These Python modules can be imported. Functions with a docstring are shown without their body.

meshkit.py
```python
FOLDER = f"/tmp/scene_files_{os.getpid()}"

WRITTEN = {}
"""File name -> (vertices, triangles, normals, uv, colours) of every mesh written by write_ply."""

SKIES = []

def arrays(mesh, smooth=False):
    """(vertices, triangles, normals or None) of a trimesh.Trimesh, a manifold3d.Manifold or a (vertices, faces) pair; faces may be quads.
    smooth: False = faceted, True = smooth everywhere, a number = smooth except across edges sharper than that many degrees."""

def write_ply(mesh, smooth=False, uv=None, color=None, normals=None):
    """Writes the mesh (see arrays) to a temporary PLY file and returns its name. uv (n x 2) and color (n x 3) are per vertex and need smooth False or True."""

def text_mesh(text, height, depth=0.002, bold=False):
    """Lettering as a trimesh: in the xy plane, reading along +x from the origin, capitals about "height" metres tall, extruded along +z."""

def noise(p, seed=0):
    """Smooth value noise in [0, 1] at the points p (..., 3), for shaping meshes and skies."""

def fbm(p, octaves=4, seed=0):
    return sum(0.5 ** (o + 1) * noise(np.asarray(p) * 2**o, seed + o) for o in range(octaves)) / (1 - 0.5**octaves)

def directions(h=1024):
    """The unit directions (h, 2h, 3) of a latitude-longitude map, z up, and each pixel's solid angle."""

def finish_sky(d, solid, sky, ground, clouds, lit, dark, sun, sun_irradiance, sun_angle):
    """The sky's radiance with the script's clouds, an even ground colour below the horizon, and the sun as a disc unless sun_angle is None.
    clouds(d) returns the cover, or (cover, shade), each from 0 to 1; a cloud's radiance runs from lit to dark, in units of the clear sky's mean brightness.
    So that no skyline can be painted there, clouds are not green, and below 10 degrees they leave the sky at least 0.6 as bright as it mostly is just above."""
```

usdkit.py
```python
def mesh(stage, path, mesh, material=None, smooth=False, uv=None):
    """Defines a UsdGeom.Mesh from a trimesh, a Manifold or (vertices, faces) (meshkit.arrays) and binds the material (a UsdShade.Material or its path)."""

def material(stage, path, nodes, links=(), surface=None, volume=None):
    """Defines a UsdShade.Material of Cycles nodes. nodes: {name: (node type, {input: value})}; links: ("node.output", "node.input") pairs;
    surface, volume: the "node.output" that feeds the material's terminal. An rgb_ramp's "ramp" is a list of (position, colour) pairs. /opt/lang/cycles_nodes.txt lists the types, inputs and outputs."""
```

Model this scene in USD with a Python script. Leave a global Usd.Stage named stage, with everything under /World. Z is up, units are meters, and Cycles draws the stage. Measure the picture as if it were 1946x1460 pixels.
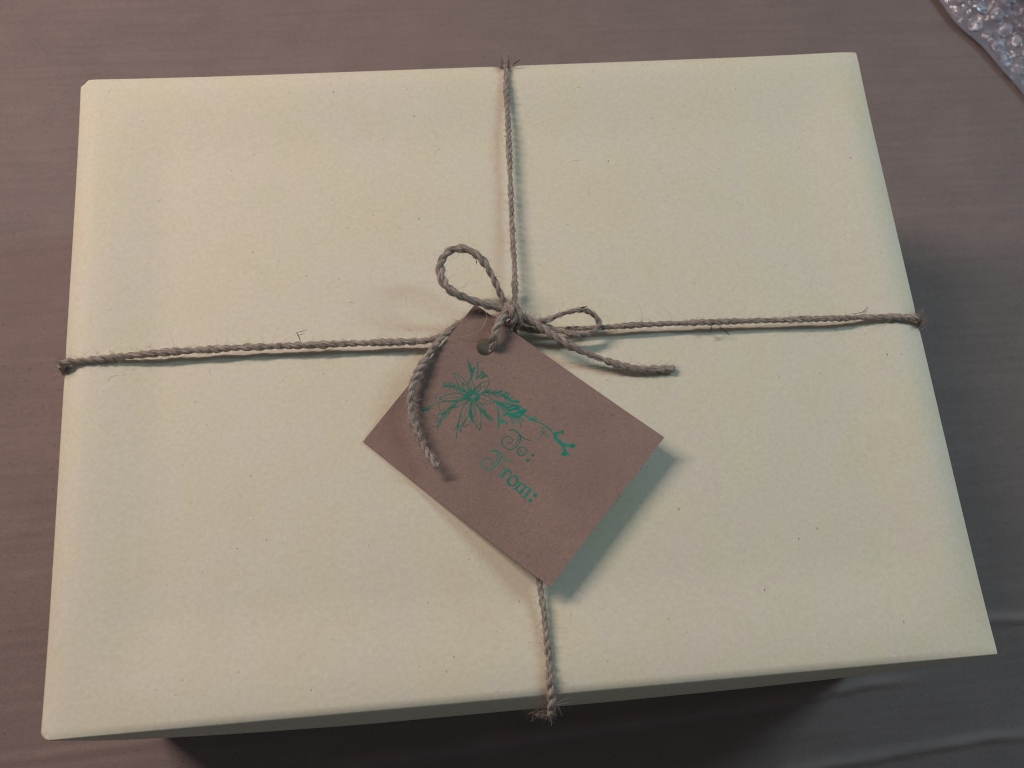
import math, random, json
import numpy as np, trimesh, usdkit, meshkit
from pxr import Usd, UsdGeom, UsdLux, UsdShade, Gf, Sdf, Vt
from shapely.geometry import Polygon, LineString, Point
from shapely.ops import unary_union

stage = Usd.Stage.CreateInMemory()
UsdGeom.SetStageUpAxis(stage, 'Z'); UsdGeom.SetStageMetersPerUnit(stage, 1.0)
UsdGeom.Xform.Define(stage, '/World'); UsdGeom.Scope.Define(stage, '/World/Looks')
rng = np.random.default_rng(7); random.seed(7)

# ------------------------------------------------------------------ camera (phone held above the front edge)
CAM = [-0.02957, -0.12918, 0.34634]
ROT = np.array([[0.994564, -0.086379, 0.058153], [-0.063677, -0.946385, -0.316702], [0.082391, 0.311277, -0.946741]])           # rows: right, down, forward
cam = UsdGeom.Camera.Define(stage, '/World/camera')
right, down, fwd = ROT
m = Gf.Matrix4d(*[float(x) for row in (list(right) + [0], list(-down) + [0], list(-fwd) + [0], CAM + [1]) for x in row])
cam.AddTransformOp().Set(m)
cam.CreateHorizontalApertureAttr(36.0); cam.CreateVerticalApertureAttr(27.0)
cam.CreateFocalLengthAttr(36.0 * 1840.00 / 1946)
cam.CreateClippingRangeAttr(Gf.Vec2f(0.01, 50))
cam.CreateFStopAttr(13.0); cam.CreateFocusDistanceAttr(0.362)
cam.CreateExposureAttr(0.0)

# ------------------------------------------------------------------ lamps: two ceiling tubes and the dim room
def lamp(name, pos, width, height, power, color, target=(0, 0, 0)):
    l = UsdLux.RectLight.Define(stage, '/World/' + name)
    z = np.array(pos, float) - np.array(target, float); z /= np.linalg.norm(z)
    x = np.array([1.0, 0, 0]); x -= z * x.dot(z); x /= np.linalg.norm(x); y = np.cross(z, x)
    l.AddTransformOp().Set(Gf.Matrix4d(*[float(v) for row in (list(x) + [0], list(y) + [0], list(z) + [0], list(pos) + [1]) for v in row]))
    l.CreateWidthAttr(width); l.CreateHeightAttr(height); l.CreateIntensityAttr(power); l.CreateColorAttr(Gf.Vec3f(*color))
lamp('tube_lamp_warm', (-0.545, 0.40, 0.665), 0.50, 0.028, 135, (1.0, 0.805, 0.725))
lamp('tube_lamp_cool', (0.60, 0.155, 0.545), 0.30, 0.09, 20.0, (0.60, 0.87, 0.97))
dome = UsdLux.DomeLight.Define(stage, '/World/room_light')
dome.CreateIntensityAttr(1.0)
UsdShade.MaterialBindingAPI.Apply(dome.GetPrim()).Bind(usdkit.material(stage, '/World/Looks/room_light', {'b': ('background_shader', {'color': (0.84, 0.93, 1.05), 'strength': 0.088})}, surface='b.background'))

# ------------------------------------------------------------------ traced positions, millimetres; z = 0 is the parcel's rim
P = {"horizontal_left":[[-164.25,3.38,1.2],[-160.41,3.84,1.5],[-147.34,4.56,1.15],[-130.24,5.32,1.15],[-111.02,5.5,1.25],[-91.64,5.26,1.35],[-74.08,4.76,1.35],[-52.45,4.22,1.35],[-34.62,3.75,1.25],[-27.61,4.19,1.15],[-22.44,6.62,1.25],[-16.56,10.19,1.15],[-7.98,11.26,1.5],[0.52,10.78,1.35]],
"horizontal_right":[[2.43,9.35,1.35],[7.81,5.9,1.5],[15.91,5.09,1.15],[26.09,4.84,1.25],[36.34,4.8,1.35],[59.11,4.9,1.35],[90.36,4.03,1.35],[111.4,3.37,1.35],[132.65,2.75,1.25],[143.4,2.56,1.15],[157.06,1.56,1.5],[163.43,0.92,1.0]],
"vertical_back":[[10.07,125.71,1.1],[9.93,121.75,1.5],[9.07,106.33,1.4],[8.44,91.27,1.3],[6.98,64.39,1.4],[5.94,43.02,1.9],[5.09,24.47,2.8],[3.64,13.42,4.0]],
"vertical_front":[[3.25,10.18,2.4],[3.4,-9.58,1.2],[3.64,-40.36,0.6],[3.8,-69.77,0.6],[3.91,-90.41,0.7],[4.32,-99.57,0.8],[4.52,-108.58,1.1],[4.52,-117.41,1.6],[4.29,-123.47,1.5]],
"loop":[[2.62,10.04,6.0],[0.35,13.02,8.0],[-2.53,19.03,12.0],[-6.1,26.07,16.0],[-9.96,30.55,18.0],[-14.74,32.72,19.0],[-19.5,32.13,19.0],[-22.86,28.67,18.5],[-23.75,24.02,18.0],[-22.13,19.04,17.0],[-17.46,15.81,15.0],[-11.07,13.95,12.0],[-4.52,12.9,9.5],[0.19,11.08,8.0],[2.95,9.15,6.0]],
"loop_001":[[3.15,10.85,5.0],[5.73,8.89,6.2],[9.53,6.63,6.4],[14.54,6.8,6.8],[19.71,8.47,7.2],[24.86,9.76,7.5],[30.03,10.08,7.0],[34.12,8.31,5.4],[35.65,5.39,3.8],[33.32,2.44,3.4],[27.05,1.56,3.9],[19.84,3.39,4.8],[12.59,6.06,5.2],[6.17,8.49,5.0],[2.77,10.42,4.0]],
"tail_right":[[2.89,11.72,4.0],[5.76,9.59,6.6],[10.41,6.3,7.6],[16.09,1.71,6.4],[22.82,-2.68,5.0],[29.12,-5.76,3.6],[35.73,-8.38,2.0],[42.8,-10.87,0.5],[51.0,-12.49,-0.7],[63.99,-13.0,-1.1]],
"tail_left":[[-9.54,12.37,2.2],[-16.2,9.85,3.0],[-21.89,5.57,4.9],[-26.74,0.7,6.2],[-31.44,-5.85,6.6],[-35.55,-13.03,6.6],[-37.88,-20.33,6.3],[-37.22,-28.86,5.7],[-34.64,-37.4,5.7],[-31.39,-43.57,5.9],[-29.34,-47.11,6.2]],
"tie":[[2.32,11.58,6.5],[-0.09,8.97,10.0],[-2.8,5.84,11.3],[-4.87,2.07,11.0],[-5.61,-0.89,9.0],[-6.0,-2.25,6.0],[-6.29,-2.62,2.5]],
"knot_a":[[-0.14,13.64,3.0],[0.19,14.53,6.0],[1.27,12.97,9.5],[2.09,9.79,11.3],[2.35,7.33,10.0],[1.63,6.24,7.0],[0.67,6.85,3.5]],
"knot_b":[[2.03,15.26,3.0],[2.65,15.03,6.0],[3.66,12.69,9.3],[4.67,9.28,10.6],[4.96,6.93,9.0],[4.52,6.19,5.6],[3.31,6.67,3.0]],
"knot_c":[[5.28,12.87,3.0],[4.01,12.91,7.2],[1.35,11.89,10.0],[-1.08,9.56,10.8],[-2.33,7.82,9.0],[-1.09,6.83,6.5],[0.9,7.5,4.0]],
"long_hair":[[-9.68,14.29,13.0],[-7.95,10.55,11.5],[-7.76,7.54,10.5],[-9.36,4.53,9.8],[-12.02,2.9,9.0],[-15.21,2.23,8.0],[-19.12,2.62,6.0]],
"tag":[[-11.26,15.03,6.5],[54.07,-41.92,6.5],[6.77,-92.36,6.0],[-56.19,-33.29,-2.4]],
"ridge_1":[[-102.5,-151.5],[-69.4,-150.0],[-30.8,-148.1],[0.4,-147.0],[27.0,-144.9],[61.8,-143.8],[93.3,-142.1],[129.2,-140.5],[147.8,-139.2],[166.5,-136.9],[188.9,-136.4],[206.8,-135.8]],
"ridge_2":[[124.2,-172.5],[154.7,-170.4],[185.5,-168.3],[222.5,-165.9],[240.5,-166.4],[265.3,-166.9]],
"ridge_3":[[209.8,-111.7],[239.1,-111.8],[254.6,-112.8],[290.9,-115.3]],
"ridge_4":[[205.7,110.1],[233.6,110.9],[268.1,112.3],[314.2,112.8],[347.4,113.1]],
"ridge_5":[[-245.7,-135.5],[-214.7,-135.0],[-191.1,-134.0],[-173.4,-133.1],[-156.4,-132.4]],
"bubble":[[293.2,258.6],[307.8,229.2],[321.1,207.4],[331.6,191.3],[343.2,168.0]],
"frame":[[-263.5,280.4],[352.3,257.2],[237.1,-179.4],[-232.0,-137.2]]}
PR = {"poinsettia_print":[[0.27,[[20.58,28.73],[19.26,27.54],[17.38,26.42],[15.37,25.78],[13.23,25.63],[11.56,25.76],[10.43,25.9]]],[0.27,[[20.58,28.73],[18.87,29.08],[16.71,29.07],[14.67,28.58],[12.74,27.59],[11.35,26.61],[10.43,25.9]]],[0.15,[[20.58,28.73],[16.54,27.6],[12.48,26.47]]],[0.27,[[21.6,28.11],[22.58,27.11],[23.39,25.69],[23.69,24.17],[23.47,22.55],[23.05,21.29],[22.72,20.44]]],[0.27,[[21.6,28.11],[20.95,26.81],[20.58,25.17],[20.73,23.62],[21.4,22.17],[22.16,21.13],[22.72,20.44]]],[0.15,[[21.6,28.11],[22.04,25.05],[22.49,21.98]]],[0.27,[[22.29,28.64],[23.75,29.02],[25.44,29.03],[26.89,28.52],[28.09,27.5],[28.87,26.47],[29.37,25.73]]],[0.27,[[22.29,28.64],[22.97,27.38],[24.11,26.2],[25.49,25.55],[27.11,25.42],[28.45,25.58],[29.37,25.73]]],[0.15,[[22.29,28.64],[25.13,27.47],[27.96,26.31]]],[0.27,[[22.18,29.57],[23.04,31.42],[24.54,33.49],[26.39,35.12],[28.6,36.34],[30.43,37.03],[31.68,37.46]]],[0.27,[[22.18,29.57],[24.19,30.1],[26.51,31.21],[28.47,32.73],[30.05,34.66],[31.05,36.32],[31.68,37.46]]],[0.15,[[22.18,29.57],[26.0,32.74],[29.8,35.89]]],[0.27,[[21.71,29.84],[21.34,31.73],[21.36,34.13],[21.91,36.41],[22.99,38.56],[24.07,40.11],[24.83,41.12]]],[0.27,[[21.71,29.84],[23.01,31.36],[24.25,33.49],[24.94,35.73],[25.11,38.08],[24.97,39.9],[24.83,41.12]]],[0.15,[[21.71,29.84],[22.96,34.37],[24.21,38.88]]],[0.27,[[20.81,29.56],[18.88,30.02],[16.69,31.05],[14.9,32.5],[13.52,34.38],[12.68,36.01],[12.16,37.13]]],[0.27,[[20.81,29.56],[20.14,31.36],[18.88,33.36],[17.21,34.93],[15.14,36.08],[13.38,36.74],[12.16,37.13]]],[0.15,[[20.81,29.56],[17.35,32.58],[13.9,35.61]]],[0.27,[[20.82,28.33],[20.57,27.28],[19.98,26.11],[19.13,25.19],[18.01,24.51],[17.04,24.13],[16.36,23.91]]],[0.27,[[20.82,28.33],[19.73,28.06],[18.54,27.47],[17.61,26.62],[16.95,25.52],[16.58,24.56],[16.36,23.91]]],[0.15,[[20.82,28.33],[19.04,26.57],[17.26,24.79]]],[0.27,[[20.06,28.58],[19.44,27.9],[18.54,27.28],[17.56,26.95],[16.5,26.93],[15.67,27.06],[15.11,27.17]]],[0.27,[[20.06,28.58],[19.2,28.84],[18.12,28.9],[17.12,28.66],[16.19,28.12],[15.54,27.57],[15.11,27.17]]],[0.15,[[20.06,28.58],[18.08,28.02],[16.1,27.45]]],[0.27,[[21.35,27.57],[21.8,26.96],[22.1,26.16],[22.08,25.36],[21.75,24.58],[21.33,23.99],[21.03,23.61]]],[0.27,[[21.35,27.57],[20.8,26.99],[20.37,26.21],[20.26,25.42],[20.47,24.62],[20.78,24.01],[21.03,23.61]]],[0.15,[[21.35,27.57],[21.22,25.99],[21.09,24.4]]],[0.27,[[22.36,30.13],[22.68,31.42],[23.38,32.96],[24.35,34.29],[25.59,35.43],[26.65,36.19],[27.39,36.67]]],[0.27,[[22.36,30.13],[23.55,30.81],[24.87,31.9],[25.91,33.19],[26.68,34.66],[27.12,35.86],[27.39,36.67]]],[0.15,[[22.36,30.13],[24.38,32.76],[26.39,35.37]]],[0.27,[[20.93,30.26],[20.02,31.03],[19.1,32.18],[18.52,33.46],[18.25,34.89],[18.22,36.02],[18.23,36.79]]],[0.27,[[20.93,30.26],[21.04,31.46],[20.87,32.92],[20.37,34.25],[19.55,35.43],[18.77,36.25],[18.23,36.79]]],[0.15,[[20.93,30.26],[19.85,32.88],[18.77,35.49]]],[0.27,[[22.89,29.34],[23.77,30.11],[25.01,30.81],[26.32,31.2],[27.7,31.25],[28.78,31.13],[29.5,31.02]]],[0.27,[[22.89,29.34],[24.0,29.08],[25.41,29.04],[26.74,29.34],[28.0,29.95],[28.9,30.57],[29.5,31.02]]],[0.15,[[22.89,29.34],[25.54,30.01],[28.18,30.69]]],[0.9,[[19.23,29.08],[21.69,27.01],[23.63,28.16],[22.54,29.99],[20.4,30.54],[19.36,29.24]]],[1.694,[[20.41,28.98],[20.45,28.96]]],[1.54,[[22.96,28.76],[22.99,28.73]]],[1.54,[[21.3,30.4],[21.33,30.37]]],[0.8,[[19.87,27.31],[18.77,27.86]]],[0.6,[[19.76,31.01],[18.28,33.03],[17.14,34.5]]],[0.7,[[18.59,30.84],[19.62,29.56]]],[0.6,[[23.16,32.37],[25.78,35.31],[27.55,36.55]]],[0.4,[[18.32,29.23],[15.44,29.64],[12.79,30.6],[10.3,32.16]]],[0.25859667249628926,[[17.87,29.25],[17.24,29.12],[16.79,28.92]]],[0.336054282179497,[[17.59,29.28],[17.3,29.76],[17.18,30.18]]],[0.27320191721297404,[[16.82,29.37],[15.98,29.17],[15.38,28.88]]],[0.3512970757713672,[[16.98,29.35],[16.6,29.87],[16.41,30.33]]],[0.2632122741623088,[[15.73,29.57],[14.86,29.22],[14.25,28.77]]],[0.34255780295896165,[[15.76,29.56],[15.42,30.21],[15.3,30.78]]],[0.3206041747819768,[[14.9,29.78],[13.87,29.57],[13.13,29.25]]],[0.25072154487184684,[[14.96,29.76],[14.47,30.48],[14.23,31.1]]],[0.27602948874879896,[[14.02,30.07],[12.99,29.63],[12.26,29.08]]],[0.34176529058683613,[[13.86,30.13],[13.36,31.06],[13.17,31.87]]],[0.29172516207519683,[[13.12,30.44],[12.25,30.18],[11.62,29.84]]],[0.2451886162886698,[[13.02,30.49],[12.62,31.12],[12.43,31.67]]],[0.3041546153855306,[[12.41,30.79],[11.76,30.56],[11.29,30.25]]],[0.2634688193199978,[[12.09,30.96],[11.67,31.63],[11.48,32.21]]],[0.273156580195162,[[11.43,31.36],[10.69,31.18],[10.16,30.93]]],[0.307023478030007,[[11.57,31.27],[11.27,31.89],[11.17,32.44]]],[0.2674643328286518,[[10.87,31.73],[10.06,31.56],[9.47,31.31]]],[0.27972803944460817,[[10.8,31.79],[10.46,32.44],[10.33,33.01]]],[0.45,[[23.3,25.82],[25.96,23.57],[29.04,22.14],[32.63,21.52]]],[0.32367502577538215,[[23.41,25.7],[24.24,25.82],[24.86,26.05]]],[0.3551841109935541,[[23.72,25.38],[24.14,24.43],[24.26,23.61]]],[0.33302873222701784,[[24.49,24.67],[25.32,24.76],[25.94,24.95]]],[0.33815133608379033,[[24.32,24.82],[24.69,23.96],[24.81,23.23]]],[0.2563725151867098,[[24.91,24.32],[25.92,24.41],[26.67,24.62]]],[0.24112757596074774,[[24.85,24.37],[25.24,23.47],[25.36,22.69]]],[0.2835269120310413,[[25.78,23.69],[26.75,23.77],[27.46,23.96]]],[0.29087430231260936,[[25.88,23.62],[26.48,22.78],[26.81,22.06]]],[0.2602404325564517,[[26.12,23.47],[27.23,23.53],[28.05,23.73]]],[0.29888011388420915,[[26.12,23.47],[26.84,22.43],[27.22,21.55]]],[0.30350899037084644,[[26.9,23.02],[28.01,23.33],[28.81,23.77]]],[0.29733143556276503,[[27.38,22.78],[28.09,21.62],[28.42,20.63]]],[0.2905465153844673,[[27.63,22.67],[28.78,22.83],[29.62,23.13]]],[0.2998295663485319,[[28.08,22.48],[28.53,21.48],[28.68,20.62]]],[0.26496785918383203,[[28.54,22.31],[29.55,22.41],[30.29,22.63]]],[0.2461528470137943,[[28.48,22.33],[28.92,21.39],[29.06,20.58]]],[0.28835544791467954,[[29.82,21.92],[31.13,22.15],[32.09,22.54]]],[0.3293671542768209,[[29.7,21.95],[30.29,20.84],[30.53,19.88]]],[0.34485674730447363,[[30.2,21.84],[31.3,21.91],[32.11,22.11]]],[0.3188290799896976,[[30.28,21.82],[30.76,20.74],[30.91,19.81]]],[0.30336286713055194,[[31.47,21.62],[32.57,21.83],[33.38,22.18]]],[0.3507359955240922,[[31.11,21.67],[31.58,20.76],[31.77,19.98]]],[0.35541285809385265,[[32.48,21.53],[33.62,21.6],[34.45,21.81]]],[0.2553159345091763,[[32.44,21.53],[33.02,20.73],[33.34,20.05]]],[0.55,[[16.98,23.71],[15.9,22.19],[14.55,20.93],[12.89,19.91]]],[0.17338124912253186,[[16.82,23.43],[16.64,22.62],[16.66,21.98]]],[0.2341984757128014,[[16.69,23.23],[15.93,23.1],[15.34,23.12]]],[0.16104882217050137,[[16.1,22.43],[15.83,21.72],[15.73,21.17]]],[0.22263757847612178,[[16.12,22.46],[15.18,22.19],[14.45,22.12]]],[0.17613355586642118,[[15.48,21.75],[15.24,20.74],[15.23,19.95]]],[0.22188590871354186,[[15.48,21.74],[14.5,21.52],[13.74,21.49]]],[0.16273465198005854,[[15.01,21.31],[14.8,20.44],[14.79,19.75]]],[0.20865001188165713,[[14.8,21.12],[13.85,20.94],[13.11,20.95]]],[0.2018389033705209,[[14.07,20.58],[13.87,19.9],[13.83,19.37]]],[0.16681128082267527,[[14.05,20.57],[13.38,20.49],[12.87,20.56]]],[0.18489354991235174,[[13.24,20.08],[13.04,19.38],[13.0,18.82]]],[0.16760957364868778,[[13.18,20.06],[12.53,19.93],[12.02,19.93]]],[0.5,[[16.06,22.56],[15.32,19.7]]],[0.5,[[15.27,21.83],[11.6,19.27]]],[0.28,[[18.54,33.98],[17.72,37.74],[17.63,41.53],[18.3,45.46]]],[0.20099797189210988,[[18.29,34.81],[17.83,35.46],[17.38,35.87]]],[0.1653534296921447,[[18.31,34.74],[18.84,35.5],[19.37,36.0]]],[0.2269153579942451,[[18.11,35.55],[17.52,36.57],[16.94,37.24]]],[0.2299429721610669,[[18.13,35.46],[18.68,36.29],[19.25,36.84]]],[0.18708679274237816,[[17.85,36.82],[17.37,37.67],[16.9,38.23]]],[0.16044496992117427,[[17.83,36.97],[18.47,37.89],[19.13,38.48]]],[0.21724693274557377,[[17.69,37.96],[17.09,38.85],[16.49,39.42]]],[0.22780560808983508,[[17.71,37.79],[18.23,38.9],[18.76,39.66]]],[0.2101360446224764,[[17.59,39.45],[16.89,40.37],[16.2,40.95]]],[0.23302324230024316,[[17.61,38.99],[18.32,40.14],[19.04,40.91]]],[0.22940208703676523,[[17.58,40.13],[16.82,41.06],[16.07,41.64]]],[0.17125340536337866,[[17.58,40.22],[18.32,41.42],[19.06,42.22]]],[0.17066037978732584,[[17.63,41.53],[16.95,42.62],[16.27,43.34]]],[0.17421349661670107,[[17.64,41.63],[18.09,42.55],[18.55,43.18]]],[0.18803526858983438,[[17.74,42.62],[17.07,43.69],[16.41,44.38]]],[0.23489504629628982,[[17.73,42.5],[18.24,43.58],[18.76,44.32]]],[0.18404641144471423,[[17.89,43.6],[17.38,44.32],[16.87,44.77]]],[0.2263819158605982,[[17.97,44.04],[18.33,44.83],[18.7,45.37]]],[0.17267725955391022,[[18.23,45.2],[17.61,46.01],[16.99,46.51]]],[0.23503292743974813,[[18.17,44.94],[18.66,45.79],[19.17,46.36]]],[0.3,[[18.35,35.67],[17.83,37.48],[17.62,39.33],[17.73,41.27]]],[0.21212448565908115,[[18.23,35.99],[17.73,36.54],[17.26,36.86]]],[0.2265010301233911,[[18.18,36.16],[18.5,36.82],[18.85,37.28]]],[0.20792272999133685,[[17.94,37.0],[17.47,37.52],[17.02,37.84]]],[0.1784294883881051,[[17.95,36.97],[18.34,37.79],[18.76,38.34]]],[0.23192142355611947,[[17.73,38.12],[17.23,38.75],[16.75,39.15]]],[0.18270170178311504,[[17.73,38.06],[18.06,38.86],[18.41,39.41]]],[0.2032158240428776,[[17.65,38.79],[17.21,39.52],[16.79,40.01]]],[0.2360852893523253,[[17.65,38.85],[18.05,39.71],[18.47,40.3]]],[0.23790320394340803,[[17.62,39.69],[17.17,40.38],[16.75,40.84]]],[0.18497894877806553,[[17.62,39.87],[18.06,40.69],[18.53,41.23]]],[0.2342595442991526,[[17.66,40.7],[17.34,41.18],[17.03,41.5]]],[0.17906795684640342,[[17.66,40.67],[18.02,41.38],[18.4,41.86]]],[0.5,[[26.87,30.92],[28.73,31.35],[30.6,31.48],[32.53,31.33]]],[0.2678824664939397,[[27.06,30.98],[27.48,31.29],[27.75,31.6]]],[0.21718423606290385,[[27.33,31.05],[27.88,30.8],[28.24,30.53]]],[0.19504790564721286,[[27.67,31.14],[28.24,31.45],[28.64,31.74]]],[0.2872843749356303,[[27.66,31.13],[28.21,30.93],[28.59,30.71]]],[0.26220733462514667,[[28.5,31.31],[29.0,31.67],[29.32,32.03]]],[0.2610656111821945,[[28.56,31.32],[29.16,30.98],[29.54,30.62]]],[0.24502597414668661,[[29.14,31.4],[29.76,31.82],[30.16,32.22]]],[0.2384824093634558,[[29.18,31.41],[29.87,31.15],[30.34,30.87]]],[0.21658276857006795,[[29.82,31.46],[30.41,31.78],[30.81,32.09]]],[0.22352851879853985,[[29.82,31.46],[30.46,31.13],[30.89,30.79]]],[0.2761585869857402,[[30.16,31.48],[30.77,31.84],[31.17,32.19]]],[0.20704070743272274,[[30.21,31.48],[30.7,31.19],[31.01,30.9]]],[0.24513842940946556,[[30.86,31.48],[31.48,31.92],[31.88,32.35]]],[0.2712470601455988,[[30.85,31.48],[31.42,31.18],[31.8,30.87]]],[0.28196384789754675,[[31.73,31.43],[32.34,31.85],[32.73,32.25]]],[0.24837379230591372,[[31.7,31.43],[32.2,31.16],[32.53,30.87]]],[0.22129422206673155,[[32.36,31.35],[32.76,31.62],[33.03,31.88]]],[0.19557367860367508,[[32.25,31.37],[32.75,31.09],[33.08,30.79]]],[0.25,[[18.55,23.08],[17.56,21.09],[16.28,19.26],[14.65,17.57]]],[0.19166041692014366,[[18.26,22.43],[18.23,22.07],[18.27,21.8]]],[0.16841856147443457,[[18.3,22.52],[17.99,22.42],[17.74,22.4]]],[0.20759504329753087,[[17.75,21.42],[17.78,20.99],[17.88,20.67]]],[0.18195063729794728,[[17.8,21.52],[17.41,21.37],[17.08,21.33]]],[0.1953727038734201,[[17.34,20.73],[17.31,20.22],[17.37,19.83]]],[0.16199099638168313,[[17.23,20.56],[16.81,20.39],[16.47,20.33]]],[0.20940926857235584,[[16.53,19.58],[16.48,19.19],[16.5,18.89]]],[0.203521320725917,[[16.48,19.52],[16.04,19.29],[15.68,19.18]]],[0.1888820687811367,[[15.78,18.69],[15.72,18.29],[15.74,17.99]]],[0.1464693671521282,[[15.81,18.73],[15.43,18.52],[15.12,18.41]]],[0.20809169165169164,[[15.12,18.01],[15.08,17.66],[15.1,17.4]]],[0.17196912912665074,[[15.14,18.03],[14.77,17.9],[14.47,17.87]]],[0.35,[[18.29,22.76],[18.68,21.32],[18.29,19.21]]],[0.5,[[19.25,20.74],[20.96,19.34]]],[0.5,[[18.37,19.31],[19.45,19.82]]],[0.9239999999999999,[[18.43,19.42],[18.46,19.39]]],[0.77,[[20.86,19.56],[20.9,19.54]]],[0.693,[[19.69,19.38],[19.72,19.36]]],[0.5,[[19.45,21.64],[20.33,20.48]]],[0.3,[[16.72,34.29],[14.51,36.69],[12.83,38.45],[11.86,40.46],[10.53,43.62]]],[1.0,[[10.53,43.93],[11.16,42.79]]],[0.22,[[12.83,38.45],[10.82,37.6],[10.58,35.71]]],[0.22,[[11.86,40.46],[11.68,42.15],[12.14,43.35]]],[0.22,[[12.96,38.62],[15.71,40.71],[15.79,42.71]]],[0.3,[[22.69,36.57],[23.28,39.21],[24.86,42.12],[26.44,44.51]]],[0.4,[[26.31,44.35],[26.64,44.76]]],[0.3,[[24.51,41.36],[26.37,41.76]]],[0.693,[[26.23,41.62],[26.26,41.59]]],[0.25,[[23.8,39.85],[24.06,42.72]]],[0.28,[[24.17,36.5],[25.4,38.66],[25.82,41.4]]],[0.25,[[26.17,39.62],[27.13,37.63]]]],
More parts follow.
